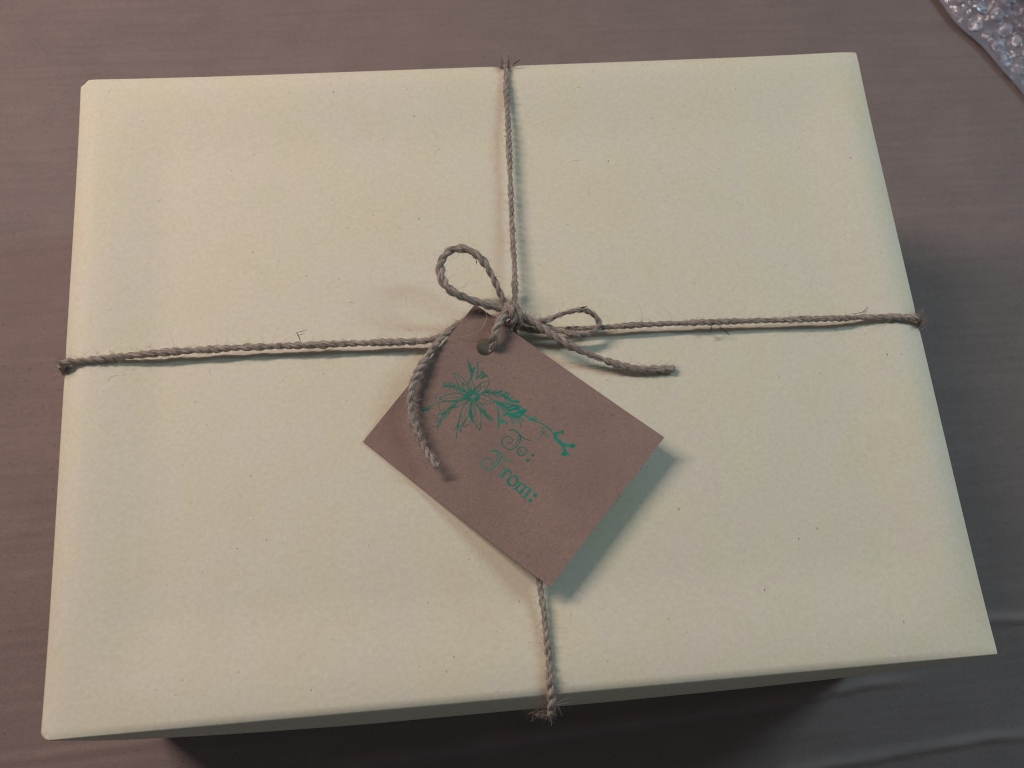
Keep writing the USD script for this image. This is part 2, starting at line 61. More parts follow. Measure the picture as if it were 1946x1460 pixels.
"garland_print":[[0.45,[[30.39,25.74],[32.85,28.02],[34.98,30.53],[36.46,32.58]]],[0.6,[[34.98,30.53],[35.27,29.04]]],[0.6,[[35.68,30.52],[37.59,29.1]]],[0.9239999999999999,[[36.21,29.62],[36.24,29.6]]],[0.9239999999999999,[[37.83,29.44],[37.86,29.41]]],[0.35,[[29.24,25.57],[30.58,25.35],[32.95,23.85]]],[0.28,[[30.2,24.86],[34.1,26.59]]],[0.28,[[31.01,24.47],[34.6,26.33]]],[0.28,[[31.81,24.08],[35.09,26.06]]],[0.28,[[32.62,23.69],[35.59,25.79]]],[0.28,[[33.43,23.3],[36.09,25.53]]],[0.28,[[28.4,25.16],[30.97,25.83]]],[0.28,[[29.13,24.93],[31.81,25.62]]],[0.28,[[29.87,24.69],[32.66,25.41]]],[0.28,[[30.6,24.46],[33.5,25.19]]],[0.28,[[31.33,24.23],[34.34,24.98]]],[0.28,[[32.06,24.0],[35.18,24.77]]],[0.9,[[31.61,21.51],[34.11,21.46],[36.12,20.49]]],[0.8,[[34.04,22.02],[36.15,20.21]]],[0.6,[[35.0,22.6],[37.66,21.5]]],[0.5,[[32.44,23.2],[35.7,22.85],[38.18,21.53]]],[1.0,[[35.55,24.91],[36.73,23.52],[37.77,22.6]]],[0.6,[[33.97,25.15],[35.51,23.25]]],[0.9,[[35.14,26.95],[37.28,25.51],[39.25,23.54],[40.34,21.72]]],[1.2,[[36.74,26.42],[38.42,25.69],[39.66,25.02]]],[0.8,[[39.79,25.19],[40.33,23.0],[40.37,21.44]]],[0.5,[[37.74,21.6],[40.48,21.26]]],[0.5,[[37.48,22.56],[40.4,22.44]]],[1.0,[[39.77,21.63],[40.49,21.6]]],[0.6,[[37.86,24.32],[39.26,22.26]]],[0.22,[[37.76,26.44],[38.61,28.35]]],[0.22,[[38.2,26.11],[39.61,28.42]]],[0.22,[[38.64,25.78],[40.61,28.48]]],[0.22,[[39.09,25.45],[40.41,27.01]]],[0.22,[[39.53,25.12],[41.41,27.08]]],[0.22,[[39.98,24.79],[42.42,27.14]]],[0.22,[[40.42,24.46],[42.22,25.67]]],[0.3,[[41.02,24.53],[42.57,24.9]]],[0.3,[[34.54,27.8],[35.75,27.41]]],[0.5,[[40.69,23.14],[42.35,23.03],[43.8,22.97]]],[0.9,[[43.2,23.16],[44.72,22.55]]],[0.5,[[43.85,23.04],[46.48,22.26]]],[0.35,[[44.18,22.18],[44.83,21.09]]],[0.35,[[45.0,22.59],[46.05,21.06]]],[0.3,[[46.32,22.37],[48.39,21.85],[50.7,21.65],[52.94,22.0],[55.23,23.06]]],[0.5,[[48.39,21.85],[50.78,21.74],[53.02,22.09]]],[0.55,[[54.34,22.22],[56.07,19.67]]],[0.75,[[54.3,21.85],[55.13,20.88]]],[1.078,[[55.81,20.01],[55.84,19.99]]],[0.9239999999999999,[[54.95,21.76],[54.98,21.74]]],[0.693,[[56.29,20.51],[56.32,20.49]]],[1.3,[[55.23,23.06],[57.29,23.53],[59.11,23.67]]],[1.0,[[54.3,22.49],[56.06,23.19]]],[1.1,[[58.71,23.47],[60.47,22.9],[62.14,21.91]]],[1.8479999999999999,[[62.13,21.92],[62.16,21.89]]],[0.7,[[61.16,21.89],[62.94,21.56]]],[1.0,[[58.99,23.51],[60.45,24.66],[61.94,25.79]]],[1.8479999999999999,[[61.62,26.03],[61.65,26.01]]],[0.9,[[61.09,26.58],[62.56,25.33]]],[0.3,[[61.49,24.88],[64.23,25.42]]],[0.2,[[49.2,22.77],[50.68,24.94],[50.88,27.31]]],[0.2,[[50.34,24.69],[51.52,24.31],[52.84,24.74]]],[0.24,[[49.25,24.24],[51.12,24.11]]],[0.616,[[50.82,27.45],[50.85,27.43]]],[0.539,[[52.75,24.66],[52.78,24.63]]],[0.539,[[49.31,22.94],[49.34,22.91]]]],
"to_lettering":[[0.36,[[40.35,31.01],[40.86,30.07],[41.98,29.59],[43.3,29.68],[44.83,30.05],[46.4,30.14],[47.87,29.8],[48.98,29.13]]],[0.5,[[40.73,30.22],[41.85,29.74],[43.3,29.68]]],[0.33,[[43.71,29.88],[45.05,30.64],[45.89,32.03],[46.14,33.76],[45.63,35.64],[44.1,36.74],[42.28,36.84],[40.87,36.07],[40.34,34.76],[40.71,33.32],[41.84,32.73],[43.06,32.88],[43.74,33.74],[43.37,34.67],[42.58,34.81]]],[0.5,[[41.66,36.69],[40.87,36.07],[40.33,34.81]]],[0.27,[[43.92,30.48],[44.89,31.77],[45.32,33.47],[45.12,34.87]]],[0.27,[[44.96,30.21],[46.02,31.44]]],[0.5,[[47.03,34.45],[47.61,35.51],[48.82,36.11]]],[0.36,[[48.82,36.11],[49.79,35.63],[50.45,34.39],[50.12,33.14],[48.89,32.7],[47.64,33.14],[47.03,34.45]]],[0.27,[[47.62,34.25],[49.83,34.86]]],[0.5,[[48.89,32.7],[50.04,33.04]]],[1.078,[[52.77,33.15],[52.8,33.13]]],[1.232,[[52.53,35.83],[52.56,35.8]]]],
"from_lettering":[[0.36,[[39.62,41.34],[40.33,40.2],[41.63,39.63],[43.25,39.78],[44.65,39.98],[46.21,40.06],[47.63,39.85],[48.52,39.33]]],[0.5,[[39.93,40.65],[41.63,39.63],[42.97,39.74]]],[0.5,[[42.47,39.61],[43.78,40.13],[44.52,41.58],[44.7,43.19]]],[0.36,[[44.7,43.19],[44.36,45.29],[43.45,46.97],[41.78,47.39],[40.18,46.83],[39.42,45.5],[39.83,44.0],[41.2,43.32],[42.4,43.57],[42.88,44.56]]],[0.45,[[40.99,47.22],[40.13,46.77],[39.5,45.6]]],[0.27,[[42.31,40.48],[43.33,41.47],[43.7,43.19],[43.47,45.11]]],[0.27,[[45.16,42.0],[46.57,43.04],[47.5,42.84]]],[0.35,[[42.93,47.26],[44.53,45.82]]],[0.4,[[47.75,43.15],[49.1,42.78]]],[0.85,[[48.81,42.85],[48.72,45.89]]],[0.45,[[47.54,46.29],[49.45,45.94]]],[0.6,[[48.81,42.85],[50.09,42.78],[50.98,43.1]]],[0.9,[[51.42,45.1],[51.75,46.34],[52.91,46.69]]],[0.5,[[52.91,46.69],[54.19,46.12],[54.53,44.49]]],[0.9,[[54.53,44.49],[53.74,43.35],[52.67,42.92]]],[0.5,[[52.67,42.92],[51.58,43.74],[51.42,45.1]]],[0.8,[[55.71,43.85],[55.63,46.71]]],[0.8,[[57.97,43.86],[57.67,46.8]]],[0.85,[[59.93,43.61],[60.01,46.98]]],[0.5,[[54.7,44.26],[55.63,43.75],[56.89,43.6],[57.99,43.75]]],[0.5,[[57.97,43.86],[59.0,43.48],[60.19,43.57]]],[0.45,[[55.0,46.84],[56.34,46.67]]],[0.45,[[57.03,46.93],[58.37,46.76]]],[0.45,[[59.38,47.12],[60.8,46.87]]],[1.617,[[62.61,44.28],[62.64,44.26]]],[1.386,[[62.37,46.91],[62.4,46.89]]]],
"hole":[13.44,11.09]}
HB = 130.0                       # height of the parcel
W2, D2 = 165.0, 128.0

# ------------------------------------------------------------------ helpers
used = {}
def numbered(path):
    n = used.get(path, 0); used[path] = n + 1
    return path if n == 0 else f'{path}_{n:03d}'
def thing(name, label, cat, loc=(0, 0, 0), group=None, kind=None):
    x = UsdGeom.Xform.Define(stage, numbered('/World/' + name)); x.AddTranslateOp().Set(Gf.Vec3d(*[c / 1000 for c in loc]))
    tag(x.GetPrim(), label, cat, group, kind); x.GetPrim().SetCustomDataByKey('_', 0); x.GetPrim().ClearCustomDataByKey('_')
    origin[str(x.GetPath())] = np.array(loc, float); return x.GetPrim()
origin = {}
def tag(p, label=None, cat=None, group=None, kind=None):
    for k, v in (('label', label), ('category', cat), ('group', group), ('kind', kind)):
        if v: p.SetCustomDataByKey(k, v)
def obj(name, mesh, mat, parent=None, smooth=False, uv=None):
    """mesh in millimetres, in world axes; stored relative to the top-level thing's base."""
    base = str(parent.GetPath()) if parent else '/World'
    top = '/' + '/'.join(base.split('/')[1:3]); o = origin.get(top, np.zeros(3))
    v, f = (mesh.vertices, mesh.faces) if hasattr(mesh, 'vertices') else mesh
    v = (np.asarray(v, float) - o) / 1000
    return usdkit.mesh(stage, numbered(f'{base}/{name}'), (v, np.asarray(f)), '/World/Looks/' + mat, smooth, uv).GetPrim()
def hairs(name, curves, radii, mat, parent):
    base = str(parent.GetPath()); o = origin[base]
    c = UsdGeom.BasisCurves.Define(stage, numbered(f'{base}/{name}'))
    pts = np.vstack(curves); c.CreatePointsAttr(Vt.Vec3fArray.FromNumpy(((pts - o) / 1000).astype(np.float32)))
    c.CreateCurveVertexCountsAttr(Vt.IntArray.FromNumpy(np.array([len(k) for k in curves], np.int32)))
    c.CreateTypeAttr('linear')
    w = np.concatenate([np.linspace(2 * r, 0.9 * r, len(k)) for k, r in zip(curves, radii)]) / 1000
    c.CreateWidthsAttr(Vt.FloatArray.FromNumpy(w.astype(np.float32))); c.SetWidthsInterpolation('vertex')
    UsdShade.MaterialBindingAPI.Apply(c.GetPrim()).Bind(UsdShade.Material.Get(stage, '/World/Looks/' + mat))
    return c.GetPrim()
def grid_faces(nu, nv):
    i = np.arange(nu * nv).reshape(nu, nv)
    q = np.stack([i[:-1, :-1], i[1:, :-1], i[1:, 1:], i[:-1, 1:]], -1).reshape(-1, 4)
    return np.vstack([q[:, [0, 1, 2]], q[:, [0, 2, 3]]])
def smoothstep(a, b, x):
    t = np.clip((x - a) / (b - a), 0, 1); return t * t * (3 - 2 * t)

# ------------------------------------------------------------------ materials
mat = lambda name, *a, **k: usdkit.material(stage, '/World/Looks/' + name, *a, **k)
# cream recycled paper: cloudy tone, fine grain, sparse dark flecks
mat('cream_paper', {
    'g': ('geometry', {}),
    'cloud': ('noise_texture', {'scale': 24.0, 'detail': 3.0, 'roughness': 0.55}),
    'cr': ('rgb_ramp', {'ramp': [(0.30, (0.745, 0.672, 0.505)), (0.45, (0.74, 0.695, 0.53)), (0.55, (0.745, 0.69, 0.565)), (0.70, (0.725, 0.688, 0.515))]}),
    'grain': ('noise_texture', {'scale': 620.0, 'detail': 3.0, 'roughness': 0.65}),
    'gr': ('rgb_ramp', {'ramp': [(0.3, (0.94, 0.935, 0.925)), (0.7, (1.05, 1.05, 1.05))]}),
    'm1': ('mix', {'mix_type': 'multiply', 'fac': 1.0}),
    'fm': ('mapping', {'scale': (1.0, 0.62, 1.0), 'rotation': (0, 0, 0.5)}),
    'fv': ('voronoi_texture', {'dimensions': '2D', 'scale': 105.0, 'randomness': 1.0}),
    'fs': ('separate_color', {}),
    'pick': ('math', {'math_type': 'greater_than', 'value2': 0.6}),
    'size': ('map_range', {'from_min': 0, 'from_max': 1, 'to_min': 0.012, 'to_max': 0.03}),
    'near': ('math', {'math_type': 'less_than'}),
    'both': ('math', {'math_type': 'multiply'}),
    'amt': ('math', {'math_type': 'multiply'}),
    'fleck': ('mix', {'color2': (0.34, 0.27, 0.19)}),
    'bump': ('bump', {'distance': 0.00012, 'strength': 0.55}),
    'p': ('principled_bsdf', {'roughness': 0.62, 'specular_ior_level': 0.32})},
    [('g.position', 'cloud.vector'), ('cloud.fac', 'cr.fac'), ('g.position', 'grain.vector'), ('grain.fac', 'gr.fac'), ('cr.color', 'm1.color1'), ('gr.color', 'm1.color2'),
     ('g.position', 'fm.vector'), ('fm.vector', 'fv.vector'), ('fv.color', 'fs.color'), ('fs.r', 'pick.value1'), ('fs.g', 'size.value'), ('fv.distance', 'near.value1'), ('size.result', 'near.value2'),
     ('near.value', 'both.value1'), ('pick.value', 'both.value2'), ('both.value', 'amt.value1'), ('fs.b', 'amt.value2'), ('m1.color', 'fleck.color1'), ('amt.value', 'fleck.fac'), ('fleck.color', 'p.base_color'),
     ('grain.fac', 'bump.height'), ('bump.normal', 'p.normal')], surface='p.BSDF')
def kraft(name, base, lo, hi, grain, streak=None, fleck=0.5, rough=0.75, dist=0.0002, line=0.0, crease_light=False):
    mul = lambda k: tuple(c * k for c in base)
    n = {'g': ('geometry', {}),
         'cloud': ('noise_texture', {'scale': 30.0, 'detail': 4.0, 'roughness': 0.6}),
         'cr': ('rgb_ramp', {'ramp': [(0.3, mul(lo)), (0.7, mul(hi))]}),
         'map': ('mapping', {'scale': streak or (1, 1, 1), 'rotation': (0, 0, 0.03)}),
         'lm': ('mapping', {'scale': (0.04, 1.0, 1.0), 'rotation': (0, 0, -0.045)}), 'ln': ('noise_texture', {'scale': 330.0, 'detail': 3.0, 'roughness': 0.6}), 'lr': ('rgb_ramp', {'ramp': [(0.3, (1 - line,) * 3), (0.7, (1 + line,) * 3)]}), 'm3': ('mix', {'mix_type': 'multiply', 'fac': 1.0}),
         'grain': ('noise_texture', {'scale': grain, 'detail': 4.0, 'roughness': 0.7}),
         'gr': ('rgb_ramp', {'ramp': [(0.28, (0.90, 0.895, 0.89)), (0.5, (1, 1, 1)), (0.75, (1.08, 1.085, 1.09))]}),
         'm1': ('mix', {'mix_type': 'multiply', 'fac': 1.0}),
         'fine': ('noise_texture', {'scale': 1500.0, 'detail': 2.0}),
         'fr': ('rgb_ramp', {'ramp': [(0.25, (0.84, 0.84, 0.84)), (0.75, (1.14, 1.14, 1.14))]}),
         'm2': ('mix', {'mix_type': 'multiply', 'fac': 0.8}),
         'fv': ('voronoi_texture', {'dimensions': '2D', 'scale': 150.0}), 'fs': ('separate_color', {}),
         'pick': ('math', {'math_type': 'greater_than', 'value2': 0.86}), 'near': ('math', {'math_type': 'less_than', 'value2': 0.06}),
         'both': ('math', {'math_type': 'multiply'}), 'amt': ('math', {'math_type': 'multiply', 'value2': fleck}),
         'fl': ('mix', {'color2': mul(0.25)}),
         'bump': ('bump', {'distance': dist, 'strength': 0.5}),
         'p': ('principled_bsdf', {'roughness': rough, 'specular_ior_level': 0.25})}
    l = [('g.position', 'cloud.vector'), ('cloud.fac', 'cr.fac'), ('g.position', 'map.vector'), ('map.vector', 'grain.vector'), ('grain.fac', 'gr.fac'), ('g.position', 'lm.vector'), ('lm.vector', 'ln.vector'), ('ln.fac', 'lr.fac'), ('cr.color', 'm3.color1'), ('lr.color', 'm3.color2'), ('m3.color', 'm1.color1'), ('gr.color', 'm1.color2'),
         ('g.position', 'fine.vector'), ('fine.fac', 'fr.fac'), ('m1.color', 'm2.color1'), ('fr.color', 'm2.color2'),
         ('g.position', 'fv.vector'), ('fv.color', 'fs.color'), ('fs.r', 'pick.value1'), ('fv.distance', 'near.value1'), ('near.value', 'both.value1'), ('pick.value', 'both.value2'), ('both.value', 'amt.value1'),
         ('m2.color', 'fl.color1'), ('amt.value', 'fl.fac'), ('fl.color', 'p.base_color'), ('grain.fac', 'bump.height'), ('bump.normal', 'p.normal')]
    if crease_light:                                       # paler colour along the pressed creases, painting the light their slopes catch
        n['wa'] = ('attribute', {'attribute': 'crease_light'}); n['wm'] = ('mix', {'color2': mul(1.75)}); l.remove(('fl.color', 'p.base_color'))
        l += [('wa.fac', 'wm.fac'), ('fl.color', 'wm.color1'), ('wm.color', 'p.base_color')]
    mat(name, n, l, surface='p.BSDF')
kraft('brown_cardboard', (0.252, 0.193, 0.180), 0.94, 1.06, 800.0, (0.6, 1.0, 1.0), 0.5, line=0.055, crease_light=True)
kraft('brown_card', (0.284, 0.196, 0.166), 0.90, 1.10, 700.0, None, 0.35)
# jute: streaks run along the plies (uv: along, around)
mat('jute', {
    'uv': ('texture_coordinate', {}),
    'map': ('mapping', {'scale': (0.10, 0.62, 1.0)}),
    'n': ('noise_texture', {'scale': 3.0, 'detail': 3.0, 'roughness': 0.65}),
    'r': ('rgb_ramp', {'ramp': [(0.30, (0.09, 0.068, 0.058)), (0.40, (0.29, 0.24, 0.205)), (0.55, (0.43, 0.365, 0.31)), (0.72, (0.64, 0.57, 0.51))]}),
    'g': ('geometry', {}), 'n2': ('noise_texture', {'scale': 160.0, 'detail': 2.0}),
    'r2': ('rgb_ramp', {'ramp': [(0.3, (0.80, 0.80, 0.80)), (0.7, (1.18, 1.16, 1.14))]}),
    'm': ('mix', {'mix_type': 'multiply', 'fac': 1.0}),
    'b': ('bump', {'distance': 0.0003, 'strength': 0.9}),
    'p': ('principled_bsdf', {'roughness': 0.72, 'specular_ior_level': 0.3, 'sheen_weight': 0.12})},
    [('uv.UV', 'map.vector'), ('map.vector', 'n.vector'), ('n.fac', 'r.fac'), ('g.position', 'n2.vector'), ('n2.fac', 'r2.fac'), ('r.color', 'm.color1'), ('r2.color', 'm.color2'), ('m.color', 'p.base_color'), ('n.fac', 'b.height'), ('b.normal', 'p.normal')], surface='p.BSDF')
def plain(name, c, rough=0.7, spec=0.3): mat(name, {'p': ('principled_bsdf', {'base_color': c, 'roughness': rough, 'specular_ior_level': spec})}, surface='p.BSDF')
plain('jute_fibre', (0.36, 0.305, 0.265)); plain('pale_fibre', (0.58, 0.48, 0.38)); plain('dark_fleck', (0.20, 0.15, 0.11)); plain('pale_fleck', (0.36, 0.29, 0.20)); plain('dark_bark', (0.10, 0.055, 0.028))
def ink(name, c, lo, hi):                        # stamped ink, patchy where the stamp pressed lightly
    mat(name, {'g': ('geometry', {}), 'n': ('noise_texture', {'scale': 420.0, 'detail': 2.0, 'roughness': 0.6}), 'r': ('map_range', {'from_min': 0.36, 'from_max': 0.62, 'to_min': lo, 'to_max': hi, 'clamp': True}),
        't': ('transparent_bsdf', {}), 'p': ('principled_bsdf', {'base_color': c, 'roughness': 0.55}), 'x': ('mix_closure', {})},
        [('g.position', 'n.vector'), ('n.fac', 'r.value'), ('r.result', 'x.fac'), ('t.BSDF', 'x.closure1'), ('p.BSDF', 'x.closure2')], surface='x.closure')
ink('green_ink', (0.010, 0.255, 0.180), 0.7, 1.0); ink('thin_green_ink', (0.016, 0.225, 0.160), 0.5, 0.95)
# clear polythene: mostly see-through with gloss and a little haze
for film_name, haze_amount, film_bump in (('clear_film', 0.24, 0.0035), ('clear_bubble', 0.26, 0.0022)): mat(film_name, {'t': ('transparent_bsdf', {'color': (0.95, 0.95, 0.98)}), 'd': ('diffuse_bsdf', {'color': (0.88, 0.84, 0.98)}), 'gl': ('glossy_bsdf', {'color': (1, 1, 1), 'roughness': 0.13}),
    'gm': ('geometry', {}), 'mp': ('mapping', {'mapping_type': 'texture', 'rotation': (0, 0, -0.82), 'scale': (4.0, 1.0, 1.0)}), 'nz': ('noise_texture', {'scale': 330.0, 'detail': 2.5}), 'bp': ('bump', {'distance': film_bump, 'strength': 0.8}),
    'lw': ('fresnel', {'IOR': 1.85}), 'a': ('mix_closure', {'fac': haze_amount}), 'b': ('mix_closure', {})},
    [('gm.position', 'mp.vector'), ('mp.vector', 'nz.vector'), ('nz.fac', 'bp.height'), ('bp.normal', 'gl.normal'), ('t.BSDF', 'a.closure1'), ('d.BSDF', 'a.closure2'), ('lw.fac', 'b.fac'), ('a.closure', 'b.closure1'), ('gl.BSDF', 'b.closure2')], surface='b.closure')

# ------------------------------------------------------------------ cardboard the parcel lies on
def seg_dist(xy, line):
    """signed distance (positive behind the line, +y), fade towards the line's ends"""
    d = np.full(len(xy), 1e9); s = np.zeros(len(xy)); along = np.zeros(len(xy)); tot = 0
    line = np.array(line); L = np.linalg.norm(np.diff(line, axis=0), axis=1); T = L.sum()
    for a, b, l in zip(line[:-1], line[1:], L):
        e = (b - a) / l; r = xy - a; t = np.clip(r @ e, 0, l); v = r - t[:, None] * e; dd = np.linalg.norm(v, axis=1)
        k = dd < d; d[k] = dd[k]; s[k] = np.sign(e[0] * r[:, 1] - e[1] * r[:, 0])[k]; along[k] = (tot + t[k]) / T; tot += l
    return d * s, along
ax = np.concatenate([np.linspace(-1100, -330, 24)[:-1], np.arange(-330, 400, 1.6), np.linspace(400, 1100, 24)[1:]])
ay = np.concatenate([np.linspace(-900, -220, 24)[:-1], np.arange(-220, 330, 1.6), np.linspace(330, 1000, 24)[1:]])
X, Y = np.meshgrid(ax, ay, indexing='ij'); xy = np.stack([X.ravel(), Y.ravel()], 1)
z = (meshkit.fbm(np.c_[xy / 90, np.zeros(len(xy))], 3, 3) - 0.5) * 1.6
jag = (meshkit.fbm(np.c_[xy[:, 0] / 9, xy[:, 1] / 30, np.zeros(len(xy))], 3, 5) - 0.5) * 3.2
ang = 0.045
fl = xy[:, 1] - xy[:, 0] * math.tan(ang) + (meshkit.noise(np.c_[xy / 60, np.zeros(len(xy))], 9) - .5) * 2
z += 0.075 * np.cos(fl * 2 * math.pi / 7.3) * (0.3 + meshkit.noise(np.c_[xy[:, 0] / 120, xy[:, 1] / 40, np.zeros(len(xy))], 11))
crease_light = np.zeros(len(xy))
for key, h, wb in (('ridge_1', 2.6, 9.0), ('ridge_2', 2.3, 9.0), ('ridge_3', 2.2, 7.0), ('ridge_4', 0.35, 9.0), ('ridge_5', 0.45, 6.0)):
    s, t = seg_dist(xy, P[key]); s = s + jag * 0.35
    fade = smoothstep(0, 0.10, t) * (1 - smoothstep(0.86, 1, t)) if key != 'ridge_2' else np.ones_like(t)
    crease_light = np.maximum(crease_light, fade * min(h, 2) * 0.22 * np.exp(-((s - 2.6) / 2.4) ** 2) * (0.6 + 0.8 * meshkit.noise(np.c_[xy / 14, np.zeros(len(xy))], 17)))  # strength of the painted light band just behind each ridge line
    z += fade * h * np.where(s > 0, np.clip(1 - s / wb, 0, 1) ** 1.5, np.clip(1 + s / 1.5, 0, 1) ** 1.2)
verts = np.c_[xy, z - HB - 1.0]
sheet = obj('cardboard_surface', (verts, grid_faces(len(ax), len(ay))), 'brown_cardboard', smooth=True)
UsdGeom.PrimvarsAPI(sheet).CreatePrimvar('crease_light', Sdf.ValueTypeNames.FloatArray, 'vertex').Set(Vt.FloatArray.FromNumpy(crease_light.astype(np.float32)))
tag(sheet, 'brown corrugated cardboard spread under the wrapped parcel, with pressed creases', None, None, 'structure')
def ground(x, y): return -HB - 1.0

# ------------------------------------------------------------------ parcel
def rim_noise(x, y): return (meshkit.fbm(np.c_[np.ravel(x) / 55, np.ravel(y) / 55, np.zeros(np.size(x))], 3, 21) - .5).reshape(np.shape(x)) * 0.7
def top_z(x, y):
    """height of the paper above the rim plane at x, y: sagging middle, rounded edges"""
    x = np.asarray(x, float); y = np.asarray(y, float)
    dl, dr, df, db = W2 + x, W2 - x, D2 + y, D2 - y
    lens_f = np.clip(1 - np.abs(x / W2) ** 5, 0, 1); lens_s = np.clip(1 - np.abs(y / D2) ** 6, 0, 1)
    sag = 3.0 * smoothstep(8, 38, dl) * smoothstep(8, 36, dr) * smoothstep(6, 40, df) * smoothstep(6, 40, db)
    z = -sag + rim_noise(x, y) * smoothstep(6, 30, np.minimum(np.minimum(dl, dr), np.minimum(df, db)))
    def edge(d, r, e): d = np.clip(d, 0, None); k = np.clip(1 - d / r, 0, 1); return e * k ** 2.2
    z = z - edge(dl, 9, 2.6) * (0.35 + 0.65 * lens_s) - edge(dr, 12, 2.4) * (0.35 + 0.65 * lens_s) - edge(df, 3.6, 1.3) * (0.25 + 0.75 * lens_f) - edge(db, 8, 2.0) * (0.3 + 0.7 * lens_f)
    for px_, py_ in BITES: z = z - 0.9 * np.exp(-((x - px_) ** 2 + (y - py_) ** 2) / 14.0)
    return z
BITES = [(-W2, P['horizontal_left'][0][1]), (W2, P['horizontal_right'][-1][1]), (P['vertical_back'][0][0], D2), (P['vertical_front'][-1][0], -D2)]
def cluster(h, n, fine):                      # more lines near the edges
    edge = np.concatenate([np.linspace(0, 3, 7)[:-1], np.linspace(3, fine, 16)[:-1]])
    mid = np.linspace(-h + fine, h - fine, n)
    return np.concatenate([-h + edge, mid, (h - edge)[::-1]])
gx, gy = cluster(W2, 110, 26), cluster(D2, 86, 26)
GX, GY = np.meshgrid(gx, gy, indexing='ij'); GZ = top_z(GX, GY)
def squeeze(X, Y, sx, sy, c, kind):
    a, b = c - (W2 - sx * X), c - (D2 - sy * Y); k = (a > 0) & (b > 0)
    mx, h = np.maximum(a, b), (np.hypot(a, b) if kind == 'round' else (a + b) / (1.15 + 0 * a))
    f = np.where(k, mx / np.maximum(h, 1e-9), 1); f = np.minimum(f, 1)
    return np.where(k, sx * (W2 - c + a * f), X), np.where(k, sy * (D2 - c + b * f), Y)
PX, PY = squeeze(GX, GY, -1, 1, 3.6, 'cut'); PX, PY = squeeze(PX, PY, -1, -1, 3.4, 'round')
PX, PY = squeeze(PX, PY, 1, 1, 0.7, 'round')
nu, nv = GX.shape; idx = np.arange(nu * nv).reshape(nu, nv)
ring = np.concatenate([idx[:-1, 0], idx[-1, :-1], idx[:0:-1, -1], idx[0, :0:-1]])      # counter-clockwise from above
V = [np.c_[PX.ravel(), PY.ravel(), GZ.ravel()]]; Fc = [grid_faces(nu, nv)]
bx, by, bz = PX.ravel()[ring], PY.ravel()[ring], GZ.ravel()[ring]; ox, oy = GX.ravel()[ring], GY.ravel()[ring]
prev = ring; n = len(ring); off = nu * nv
nrm = np.zeros((n, 2)); amp = np.zeros(n)
for side, (nx_, ny_), a in ((np.isclose(oy, -D2), (0, -1), 3.9), (np.isclose(oy, D2), (0, 1), 0.8), (np.isclose(ox, -W2), (-1, 0), 1.2), (np.isclose(ox, W2), (1, 0), 0.6)):
    nrm[side] += (nx_, ny_); lens = 1 - np.abs(ox / W2) ** 4 if ny_ else 1 - np.abs(oy / D2) ** 4
    amp[side] = np.maximum(amp[side], a * np.clip(lens[side], 0, 1))
nrm /= np.linalg.norm(nrm, axis=1, keepdims=True)
for depth in (1.2, 2.6, 4.5, 7, 10, 14, 20, 30, 45, 62, 80, 98, 112, 122, 127, 129.6):
    o = np.where(nrm[:, 1] < -0.5, amp * (1 - (1 - min(depth, 11) / 11) ** 1.25), amp * (1 - math.exp(-depth / 4.5))) * (1 if depth < 20 else 1 - 0.75 * ((depth - 20) / 110) ** 2)
    tuck = 0 if depth < 125 else -(depth - 125) * 0.5
    zz = bz * max(0, 1 - depth / 60) - depth; wob = (meshkit.noise(np.c_[bx / 30, by / 30, np.full(n, depth / 25)], 4) - .5) * (0.5 if depth > 12 else 0)
    V.append(np.c_[bx + nrm[:, 0] * (o + tuck + wob), by + nrm[:, 1] * (o + tuck + wob), np.maximum(zz, -HB + 0.2)])
    cur = np.arange(off, off + n); off += n; a, b, c, d = prev, np.roll(prev, -1), np.roll(cur, -1), cur
    Fc += [np.c_[a, d, c], np.c_[a, c, b]]; prev = cur
V.append(np.array([[0, 0, -HB + 0.2]])); Fc.append(np.c_[prev, np.full(n, off), np.roll(prev, -1)])
parcel = thing('wrapped_parcel', 'large flat parcel wrapped in plain cream paper, tied with jute twine', 'parcel', (0, 0, -HB))
obj('wrapping_paper', (np.vstack(V), np.vstack(Fc)), 'cream_paper', parcel, smooth=38)

r = np.random.default_rng(12); fl_, fr_ = [[], []], [[], []]
for i in range(140):
    x, y = r.uniform(-W2 + 5, W2 - 5), r.uniform(-D2 + 5, D2 - 5); a = r.uniform(0, 6.28); L = r.uniform(.25, 1.5) * r.uniform(.3, 1); cu = r.normal(0, .5); q = []
    for _k in range(5): q.append([x, y, float(top_z(x, y)) + .015]); x += math.cos(a) * L / 4; y += math.sin(a) * L / 4; a += cu
    j = int(r.random() < .55); fl_[j].append(np.array(q)); fr_[j].append(r.uniform(.04, .10) * (1 if j else 1.15))

# ------------------------------------------------------------------ twine
twine = thing('jute_twine', 'grey brown jute twine tied crosswise round the cream parcel in a bow', 'twine', (0, 0, -HB))
def spline(pts, step=0.4):
    p = np.asarray(pts, float); q = np.vstack([2 * p[0] - p[1], p, 2 * p[-1] - p[-2]]); out = []
    for i in range(len(p) - 1):
        a, b, c, d = q[i:i + 4]; t = np.linspace(0, 1, max(4, int(np.linalg.norm(c - b) / 0.25)), endpoint=False)[:, None]
        out.append(0.5 * (2 * b + (c - a) * t + (2 * a - 5 * b + 4 * c - d) * t ** 2 + (3 * b - a - 3 * c + d) * t ** 3))
    p = np.vstack(out + [p[-1:]]); s = np.r_[0, np.cumsum(np.linalg.norm(np.diff(p, axis=0), axis=1))]
    k = np.linspace(0, s[-1], max(4, int(s[-1] / step))); return np.stack([np.interp(k, s, p[:, j]) for j in range(3)], 1), k
